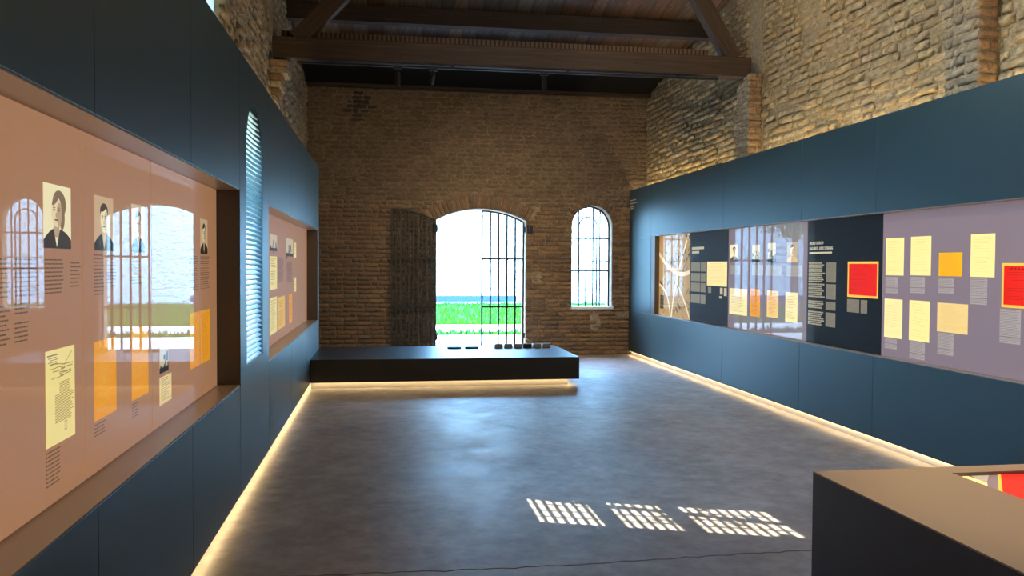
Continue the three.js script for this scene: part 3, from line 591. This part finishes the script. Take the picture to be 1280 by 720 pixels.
  o.photo(-9.515, -10.222, 1.682, 1.883, 4, 'grey photo'); o.doc(-10.312, -10.586, 1.671, 1.853, { col: YEL, rows: 10 }); o.doc(-10.304, -10.578, 1.258, 1.431, { col: YEL, rows: 10 }); o.doc(-9.791, -10.122, 0.91, 1.248, { col: ORA, rows: 16, label: 'narrow orange sheet' });
  o.lines(-9.6, -10.2, 1.38, 1.62, INK.line);
  o.build('peach lit panel at the end of the far niche, with narrow orange sheet', GL, LG, 0.002);
}
{
  const m = new Print(1, -13.0, -11.62, 420, '#bd955a'), c = m.c, r = rngOf(8);   // aerial photograph: blocks, roads, water
  for (let i = 0; i < 90; i++) { const g = 60 + 170 * r(); c.fillStyle = `rgba(${g},${g * 0.86},${g * 0.62},0.8)`; c.save(); c.translate(m.W * r(), m.H * r()); c.rotate(r() < 0.5 ? 0.5 : -0.62); c.fillRect(0, 0, 15 + 70 * r(), 5 + 16 * r()); c.restore(); }
  c.strokeStyle = 'rgba(250,232,190,0.95)'; for (const [w, ...p] of [[26, 0, 120, 300, 300, 580, 240], [20, 560, 0, 300, 300, 250, 540], [16, 0, 330, 200, 360, 230, 538], [14, 330, 300, 480, 400, 580, 530]]) { c.lineWidth = w; c.beginPath(); c.moveTo(p[0], p[1]); c.quadraticCurveTo(p[2], p[3], p[4], p[5]); c.stroke(); }
  c.fillStyle = 'rgb(60,50,40)'; c.fillRect(30, 400, 70, 90); c.fillStyle = 'rgb(90,78,60)'; for (let i = 0; i < 3; i++) c.fillRect(38, 408 + i * 27, 54, 18); for (let i = 0; i < 40; i++) { c.fillStyle = 'rgba(52,44,40,0.8)'; c.fillRect(330 + 240 * r(), 170 * r(), 26 * r(), 18 * r()); }
  m.build('sepia aerial photograph panel at the far end of the teal wall', 0.72, RG);
  const b = new Print(1, -11.62, -10.252, 460, NIGHT);
  for (const [x0, x1, y0, y1] of [[-11.55, -11.091, 1.832, 1.866], [-11.548, -11.268, 1.774, 1.809]]) b.block(x0, x1, y0, y1, '#efe0b4');
  for (const [y0, y1] of [[1.52, 1.647], [1.381, 1.496], [1.23, 1.357], [1.068, 1.195]]) { b.block(-11.575, -11.228, y0, y1, '#a79c80'); b.block(-11.205, -11.02, y0, y1, '#a79c80'); }
  b.doc(-10.968, -10.285, 1.327, 1.657, { col: '#ffe79a', rows: 6, ink: 'rgba(190,120,50,0.5)', label: 'pale yellow plan sheet' });
  b.block(-10.929, -10.814, 1.228, 1.31, '#a79c80'); for (const [x, y0, y1] of [[-10.514, 1.221, 1.31], [-10.383, 1.205, 1.31], [-10.537, 1.167, 1.199]]) b.fill(x, x + 0.09, y0, y1, '#efd9b0');
  b.build('black lit panel with grey text columns next to the aerial photograph', GR, RG);
  const l = new Print(1, -10.252, -8.212, 420, LAV);
  l.portrait(-10.195, -9.946, 1.655, 1.87, { bg: '#ffeab4', hair: '#6d5a44', skin: '#f4dfae', skin2: '#cdae80', dark: '#5b4632', coat: '#5a4a3a' });
  l.photo(-9.55, -9.336, 1.643, 1.854, 6); l.photo(-9.131, -8.929, 1.643, 1.865, 7);
  l.portrait(-8.664, -8.426, 1.641, 1.862, { bg: '#b9a58c', hair: '#574737', skin: '#ffe9b0', skin2: '#d4b27a', dark: '#5b4632', coat: '#d9b678' });
  for (const [x0, x1] of [[-10.187, -9.891], [-9.549, -9.245], [-9.164, -8.786], [-8.675, -8.333]]) l.block(x0, x1, 1.49, 1.61, INK.lav);
  l.doc(-10.203, -9.671, 0.986, 1.315, { col: '#ffe9a8', rows: 14, label: 'pale yellow sheet' }); l.doc(-9.585, -9.318, 0.993, 1.323, { col: '#f59a25', rows: 18, label: 'orange sheet' }); l.doc(-9.134, -8.851, 1.011, 1.317, { col: '#fbc77c', rows: 16, label: 'apricot sheet' }); l.doc(-8.684, -8.408, 0.986, 1.314, { col: '#ffe9a8', rows: 16, label: 'pale yellow sheet' });
  l.build('mauve lit panel between two black panels', GR, RG);
  const k = new Print(1, -8.212, -6.872, 620, NIGHT);
  k.c.fillStyle = '#fff3d6'; k.c.font = 'bold 26px sans-serif'; k.c.textBaseline = 'alphabetic';
  k.c.fillText('MORD DURCH', k.s(-8.172), k.y(1.824), (8.172 - 7.805) * 620); k.c.fillText('FALLBEIL UND STRANG', k.s(-8.172), k.y(1.768), (8.172 - 7.566) * 620);
  k.fill(-8.172, -7.727, 1.729, 1.747, '#f3dfae');
  for (const [y0, y1] of [[1.44, 1.641], [1.272, 1.423], [1.163, 1.247], [0.996, 1.138]]) { k.lines(-8.18, -7.85, y0, y1, '#cbbb97', 0.021, 0.72); k.block(-7.83, -7.645, y0, y1, '#9d9178'); }
  k.doc(-7.434, -6.93, 1.31, 1.647, { col: '#ee1d0e', border: '#ffc24a', bw: 0.022, rows: 6, head: true, ink: 'rgba(90,8,0,0.6)', label: 'bright red poster with yellow border' });
  k.block(-7.438, -7.231, 1.165, 1.29, '#9d9178'); k.block(-7.206, -7.1, 1.165, 1.29, '#9d9178');
  k.build('black lit panel with heading and bordered red poster', GR, RG);
  const e = new Print(1, -6.872, -4.6, 620, LAV);
  for (const [a, b2, y0, y1, col, lab] of [[-6.821, -6.562, 1.525, 1.85, YEL, 'pale yellow sheet'], [-6.468, -6.203, 1.529, 1.853, YEL, 'pale yellow sheet'], [-6.104, -5.83, 1.528, 1.714, '#fbb117', 'square orange sheet'], [-5.739, -5.483, 1.527, 1.848, YEL, 'pale yellow sheet'], [-6.829, -6.569, 0.978, 1.318, '#ffe99e', 'pale yellow sheet'], [-6.474, -6.207, 0.981, 1.319, YEL, 'pale yellow sheet'], [-6.112, -5.755, 1.084, 1.315, '#f3cd82', 'stained parchment sheet']]) e.doc(a, b2, y0, y1, { col, rows: 20, ink: 'rgba(190,150,80,0.5)', label: lab });
  e.doc(-5.409, -5.0, 1.313, 1.63, { col: '#ee1d0e', border: '#ffc24a', bw: 0.02, rows: 14, head: true, ink: 'rgba(90,8,0,0.6)', label: 'bright red poster with yellow border' });
  for (const [a, b2, y0, y1] of [[-6.823, -6.645, 1.369, 1.51], [-6.469, -6.277, 1.381, 1.515], [-6.108, -5.925, 1.393, 1.515], [-5.738, -5.556, 1.321, 1.515], [-6.818, -6.641, 0.881, 0.97], [-6.464, -6.261, 0.83, 0.975], [-6.104, -5.912, 0.904, 1.075], [-5.423, -5.221, 1.058, 1.301]]) { e.block(a, b2, y0 + 0.05, y1, INK.lav); e.block(a, b2, y0, y0 + 0.042, INK.lav); }
  e.build('mauve lit panel with rows of yellow sheets and a red poster', GR, RG);
  const f = new Print(1, -4.6, 1.55, 200, LAV);
  for (let i = 0; i < 10; i++) { f.doc(-4.2 + i * 0.5, -3.94 + i * 0.5, 1.52, 1.85, { col: YEL, rows: 12 }); f.block(-4.2 + i * 0.5, -4.0 + i * 0.5, 1.38, 1.5, INK.lav); }
  f.build('mauve lit panel beside the near display table, outside the picture', GR, RG);
}

// ---------------------------------------------------------------- low bench across the room
{
  const b = thing('display_bench', 'long low dark bench floating over a lit plinth', 'bench', [0, 0, 0]);
  const x0 = -0.927, x1 = 2.56, z0 = -12.42, z1 = -10.78;
  part(b, 'body', box(x0, x1, 0.09, 0.384, z0, z1, 0.006), M.graphite);
  part(b, 'plinth', box(x0, x1 - 0.13, 0, 0.09, z0 + 0.13, z1 - 0.13), M.plinth);
  part(b, 'led_strip', box(x0, x1 - 0.1, 0.08, 0.0895, z1 - 0.11, z1 - 0.09), M.led); part(b, 'led_strip', box(x1 - 0.11, x1 - 0.09, 0.08, 0.0895, z0 + 0.1, z1 - 0.1), M.led);
  stripLight((x0 + x1) / 2, 0.078, z1 - 0.10, x1 - x0 - 0.1, 0.02, [(x0 + x1) / 2, -1, z1 - 0.10], LEDP);
  stripLight(x1 - 0.10, 0.078, (z0 + z1) / 2, z1 - z0 - 0.2, 0.02, [x1 - 0.10, -1, (z0 + z1) / 2], LEDP).rotateZ(Math.PI / 2);
}
for (const [x, lab] of [[1.0, 'flat dark tablet on the bench, nearer the folded gate leaf'], [1.253, 'flat dark tablet on the bench, nearer the row of grey blocks']]) {
  const t = thing('flat_tablet', lab, 'tablet', [x, 0.384, -12.03], { group: 'dark tablets lying on the bench' });
  part(t, 'case', box(-0.095, 0.095, 0, 0.022, -0.07, 0.07, 0.006), M.black); part(t, 'screen', box(-0.083, 0.083, 0.0225, 0.0235, -0.058, 0.058), M.black);
}
['first grey block from the tablets', 'second grey block from the tablets', 'third grey block from the tablets', 'darkest block', 'fifth grey block from the tablets', 'last grey block, nearest the bench end'].forEach((lab, i) => {
  const t = thing('small_block', lab + ' in the row on the bench', 'block', [1.65 + i * 0.1405, 0.384, -12.05], { group: 'row of small blocks on the bench' });
  part(t, 'block_body', box(-0.06, 0.06, 0, 0.058, -0.05, 0.05, 0.005), i === 3 ? M.black : M.greyBlock); part(t, 'label_plate', box(-0.05, 0.05, 0.0585, 0.06, -0.04, 0.04), M.black);
});

// ---------------------------------------------------------------- near display table with a sunken lit panel
{
  const t = thing('display_table', 'dark display table with top coloured brown for warm light and sunken lit panel', 'table', [0, 0, 0]);
  const x0 = 1.76, x1 = 3.7, z0 = -3.215, z1 = -1.0, H = 0.75, ox0 = 2.318, ox1 = 3.55, oz0 = -3.112, oz1 = -1.15, d = 0.014;
  part(t, 'side_panel', box(x0, x0 + 0.02, 0.08, H - 0.006, z0, z1), M.graphite); part(t, 'side_panel', box(x1 - 0.02, x1, 0.08, H - 0.006, z0, z1), M.graphite);
  part(t, 'end_panel', box(x0 + 0.02, x1 - 0.02, 0.08, H - 0.006, z0, z0 + 0.02), M.graphite); part(t, 'end_panel', box(x0 + 0.02, x1 - 0.02, 0.08, H - 0.006, z1 - 0.02, z1), M.graphite);
  part(t, 'plinth', box(x0 + 0.1, x1 - 0.1, 0, 0.08, z0 + 0.1, z1 - 0.1), M.plinth);
  const s = new THREE.Shape(); s.moveTo(x0, -z0); s.lineTo(x1, -z0); s.lineTo(x1, -z1); s.lineTo(x0, -z1); s.lineTo(x0, -z0); s.holes.push(rectHole(ox0, ox1, -oz0, -oz1));
  const g = new THREE.ExtrudeGeometry(s, { depth: 0.006, bevelEnabled: false }); g.rotateX(-Math.PI / 2); part(t, 'top', metreUV(g.translate(0, H - 0.006, 0)), M.warmLitTop);
  for (const q of [[ox0 - 0.012, ox0, oz0, oz1], [ox1, ox1 + 0.012, oz0, oz1], [ox0, ox1, oz0 - 0.012, oz0], [ox0, ox1, oz1, oz1 + 0.012]]) part(t, 'well_side', box(q[0], q[1], H - d, H - 0.006, q[2], q[3]), M.warmLitTop);
  const print = (css, glow) => mat(new THREE.Color(css).multiplyScalar(0.4), 0.55, { emissive: new THREE.Color(css), emissiveIntensity: glow, clearcoat: 0.42, clearcoatRoughness: 0, specularIntensity: 0.2 });
  const lp = part(t, 'lit_display_panel', box(ox0 - 0.01, ox1 + 0.01, H - d - 0.03, H - d - 0.001, oz0 - 0.01, oz1 + 0.01), print(LAV, 0.55));
  const piece = (name, pts, css, glow, lift = 0, label) => { const q = new THREE.Shape(pts.map(([x, z]) => new THREE.Vector2(x, -z))), g2 = new THREE.ExtrudeGeometry(q, { depth: 0.0008, bevelEnabled: false }); g2.rotateX(-Math.PI / 2); part(lp, name, metreUV(g2.translate(0, H - d - 0.0008 + lift, 0)), print(css, glow), label); };
  piece('photo_print', [[2.405, -3.11], [2.486, -3.11], [2.401, -3.013], [2.392, -3.05]], '#c9b8a6', 0.7, 0, 'faded grey photo');
  piece('document', [[2.36, -3.108], [2.388, -3.108], [2.392, -3.002], [2.341, -2.93], [2.345, -3.06]], YEL, 0.95, 0, 'pale yellow sheet');
  piece('red_poster', [[2.535, -3.11], [2.98, -3.11], [3.0, -2.5], [2.33, -2.5], [2.33, -2.86]], '#ee2a1c', 0.9, 0, 'bright red poster set at an angle');
  piece('poster_border', [[2.527, -3.11], [2.541, -3.11], [2.336, -2.846], [2.33, -2.86]], '#ffc24a', 0.95, 0.001, 'orange border of the red poster');
  piece('document', [[2.45, -2.4], [2.7, -2.4], [2.7, -2.05], [2.45, -2.05]], YEL, 0.9); piece('document', [[2.9, -2.4], [3.2, -2.4], [3.2, -1.9], [2.9, -1.9]], ORA, 0.9);
  stripLight((ox0 + ox1) / 2, H - d + 0.003, (oz0 + oz1) / 2, ox1 - ox0 - 0.05, oz1 - oz0 - 0.05, [(ox0 + ox1) / 2, 5, (oz0 + oz1) / 2 + 0.001], 0.15, 0xffd0b0);
}

// ---------------------------------------------------------------- track lights under the tie beams
function track(label, y, z, x0, x1) { const t = thing('light_track', label, 'light track', [0, 0, 0]); part(t, 'rail', box(x0, x1, y - 0.022, y, z - 0.018, z + 0.018), M.black); part(t, 'end_cap', box(x1, x1 + 0.012, y - 0.024, y + 0.002, z - 0.02, z + 0.02), M.black); for (let x = x0 + 0.4; x < x1; x += 1.4) part(t, 'rail_clip', box(x - 0.02, x + 0.02, y, y + 0.012, z - 0.012, z + 0.012), M.black); }
const lampGlow = mat(lin(0.9, 0.88, 0.8), 0.4, { emissive: new THREE.Color(0xffe2b8), emissiveIntensity: 3 });
function spot(label, x, y, z, aim, power, angle, lit = true) {
  const g = thing('track_spotlight', label, 'spotlight', [x, y, z], { group: 'track spotlights' });
  part(g, 'adapter', box(-0.05, 0.05, -0.03, 0, -0.02, 0.02, 0.004), M.black);
  const dir = V(...aim).sub(V(x, y - 0.05, z)).normalize(), q = new THREE.Quaternion().setFromUnitVectors(V(0, -1, 0), dir);
  part(g, 'stem', bar(V(0, -0.07, 0), V(0, -0.02, 0), 0.009), M.black);
  const body = part(g, 'housing', new THREE.LatheGeometry([[0.001, 0.0], [0.03, 0.0], [0.033, -0.006], [0.033, -0.175], [0.028, -0.175], [0.026, -0.15]].map(([a, b]) => new THREE.Vector2(a, b)), 20), M.black);
  body.quaternion.copy(q); body.position.set(0, -0.06, 0);
  const lens = part(body, 'lens', new THREE.CylinderGeometry(0.026, 0.026, 0.004, 20).translate(0, -0.154, 0), lit ? lampGlow : M.steel);
  if (lit) { const l = new THREE.SpotLight(0xffe0b4, power, 0, angle, 0.6, 2); const p = V(0, -0.185, 0).applyQuaternion(q).add(V(x, y - 0.06, z)); l.position.copy(p); l.target.position.set(...aim); l.castShadow = true; l.shadow.radius = 1.2; scene.add(l, l.target); }
  return lens;
}
track('black light track hung under the visible tie beam', 3.94, -10.0, -1.0, 4.10);
spot('black spotlight on the far track nearest the folded gate leaf, pointing straight down', 0.153, 3.918, -10.0, [0.15, 0, -10.1], 6, 0.5);
spot('black spotlight on the far track, tilted, second from the display niches', 0.567, 3.918, -10.0, [0.3, 1.8, -14.4], 22, 0.8);
spot('black spotlight on the far track nearest the middle of the beam, tilted', 1.908, 3.918, -10.0, [2.9, 1.4, -14.4], 46, 0.8);
// unseen fill lights added to brighten the brick walls, hung above the picture
function fillLamp(label, a, b, toward, power) {   // an added linear fill light from a to b whose long lit face looks along toward
  const t = thing('added_fill_light', label, 'added fill light', [0, 0, 0], { group: 'added fill lights' }), mid = a.clone().add(b).multiplyScalar(0.5), L = a.distanceTo(b), w = 0.12;
  const body = new THREE.Group(); body.name = 'luminaire'; t.add(body); body.position.copy(mid); body.lookAt(mid.clone().add(toward));
  part(body, 'housing', new RoundedBoxGeometry(L, w + 0.02, 0.05, 2, 0.006).translate(0, 0, -0.026), M.black);
  part(body, 'diffuser', new THREE.BoxGeometry(L - 0.03, w, 0.006).translate(0, 0, 0.0035), lampGlow);
  for (const p of [a.clone().lerp(b, 0.1), a.clone().lerp(b, 0.9)]) part(t, 'hanger', bar(V(p.x, p.y + 0.06, p.z), V(p.x, roofY(p.z), p.z), 0.004, 6), M.steel);
  const l = new THREE.RectAreaLight(0xffe0b8, power, L - 0.03, w); l.position.copy(mid).addScaledVector(toward, 0.012); l.lookAt(mid.clone().add(toward)); scene.add(l);
}
fillLamp('added unseen fill light aimed at the limewashed brick, above the picture', V(1.9, 4.72, -8.4), V(1.9, 4.72, -0.8), V(1, -0.14, 0).normalize(), 58);
fillLamp('added unseen fill light aimed at the brick over the dark display wall, above the picture', V(1.7, 4.72, -8.4), V(1.7, 4.72, -4.0), V(-1, -0.05, 0).normalize(), 12);
fillLamp('added unseen fill light aimed at the brick end wall, above the picture', V(1.0, 4.35, -7.3), V(3.6, 4.35, -7.3), V(0, -0.3, -1).normalize(), 36);
track('black light track beside the added fill lights, over the picture', 4.6, -4.2, 2.05, 3.4);
spot('black spotlight aimed at the near display table, over the picture', 2.4, 4.578, -4.2, [2.5, 0.7, -2.7], 70, 0.32);

// ---------------------------------------------------------------- outdoors
{
  const l = thing('lawn', 'sunlit green lawn outside the gateway', 'lawn', [0, 0, 0], { kind: 'structure' });
  part(l, 'turf', box(-40, 40, -0.5, -0.06, -35.4, -22.8), M.grass); part(l, 'turf', box(-40, 40, -0.5, -0.06, -20.4, -19.4), M.grass);
  part(l, 'turf', box(-40, -1.72, -0.5, -0.06, -19.4, 12), M.grass);
  const p = thing('paving', 'pale paved path crossing the yard outside the gateway', 'path', [0, 0, 0], { kind: 'structure' });
  part(p, 'forecourt', box(-1.72, 40, -0.5, -0.05, 3.4, 20), M.paving); part(p, 'path_strip', box(-40, 40, -0.5, -0.05, -22.8, -20.4), M.paving); part(p, 'forecourt', box(-1.72, 40, -0.5, -0.05, -19.4, -14.95), M.paving);
  const r = rngOf(90), blade = new THREE.BufferGeometry().setFromPoints([V(-0.02, 0, 0), V(0.02, 0, 0), V(0.01, 0.12, 0.03), V(0.0, 0, -0.02), V(0.03, 0, 0.02), V(-0.03, 0.1, -0.01)]); blade.computeVertexNormals();
  const N = 9000, im = new THREE.InstancedMesh(blade, M.blade, N), o = new THREE.Object3D();
  for (let i = 0; i < N; i++) { o.position.set(-14 + 26 * r(), -0.06, i % 6 ? -35 + 12 * r() : -20.3 + 0.8 * r()); o.rotation.y = r() * 6.3; o.scale.setScalar(0.6 + 0.9 * r()); o.updateMatrix(); im.setMatrixAt(i, o.matrix); }
  im.name = 'grass_blades'; scene.add(im); tag(im, 'short grass blades growing on the lawn outside', 'grass', { kind: 'stuff' });
  const b = thing('neighbouring_building', 'white rendered building wall across the yard, seen through the gateway', 'building', [0, 0, -35.4]);
  part(b, 'rendered_wall', box(-26, 24, -0.3, 9, -0.5, 0), M.stucco); part(b, 'shaded_plinth', box(-26, 5.6, 0.02, 0.27, 0.0, 0.05), M.shadedPlinth, 'plinth with its blue shade put into the colour');
}
function tree(label, x, z, h, crowns, leaves, size, seed) {
  const t = thing('yard_tree', label, 'tree', [x, -0.06, z]), r = rngOf(seed);
  part(t, 'trunk', new THREE.LatheGeometry([[0.2, 0], [0.15, 0.4], [0.12, h * 0.5], [0.07, h], [0.001, h + 0.1]].map(([a, b]) => new THREE.Vector2(a, b)), 12), M.bark);
  const gs = [], q = new THREE.Quaternion();
  for (const [cx, cy, cz, rr] of crowns) {
    part(t, 'branch', tube([V(0, h * 0.7, 0), V(cx * 0.45, (h * 0.7 + cy) / 2 + 0.2, cz * 0.45), V(cx, cy, cz)], 0.035, 12, 6), M.bark);
    for (let i = 0; i < leaves; i++) { const g = new THREE.BufferGeometry().setFromPoints([V(0, 0, 0), V(size * 0.32, size * 0.5, 0.01), V(0, size, 0), V(0, 0, 0), V(0, size, 0), V(-size * 0.32, size * 0.5, 0.01)]); q.setFromEuler(new THREE.Euler(r() * 6.3, r() * 6.3, r() * 6.3)); g.applyQuaternion(q); const k = rr * Math.cbrt(r()), a = r() * 6.3, v = Math.acos(2 * r() - 1); g.translate(cx + k * Math.sin(v) * Math.cos(a), cy + k * 0.8 * Math.cos(v), cz + k * Math.sin(v) * Math.sin(a)); g.computeVertexNormals(); gs.push(g); }
  }
  part(t, 'foliage', mergeGeometries(gs), M.leaf).userData.kind = 'stuff';
}
tree('leafy tree on the lawn, seen only mirrored in the mauve panel', -5.2, -27, 3.6, [[0, 4.3, 0, 1.3], [0.9, 3.5, 0.3, 0.9], [-0.9, 3.6, 0, 1.0], [0.3, 3.0, 0.6, 0.6]], 420, 0.16, 5);
tree('leafy tree outside the lattice window that dapples the sun patch', -5.4, -8.4, 6.5, [[1.9, 9.75, 1.5, 0.8], [0.2, 7.2, -1.6, 1.1], [-0.9, 7.0, -1.2, 1.1]], 80, 0.12, 6);

scene.traverse((o) => { if (o.isMesh && o.name !== 'sky') { o.castShadow = true; o.receiveShadow = true; } });
renderer.render(scene, camera);
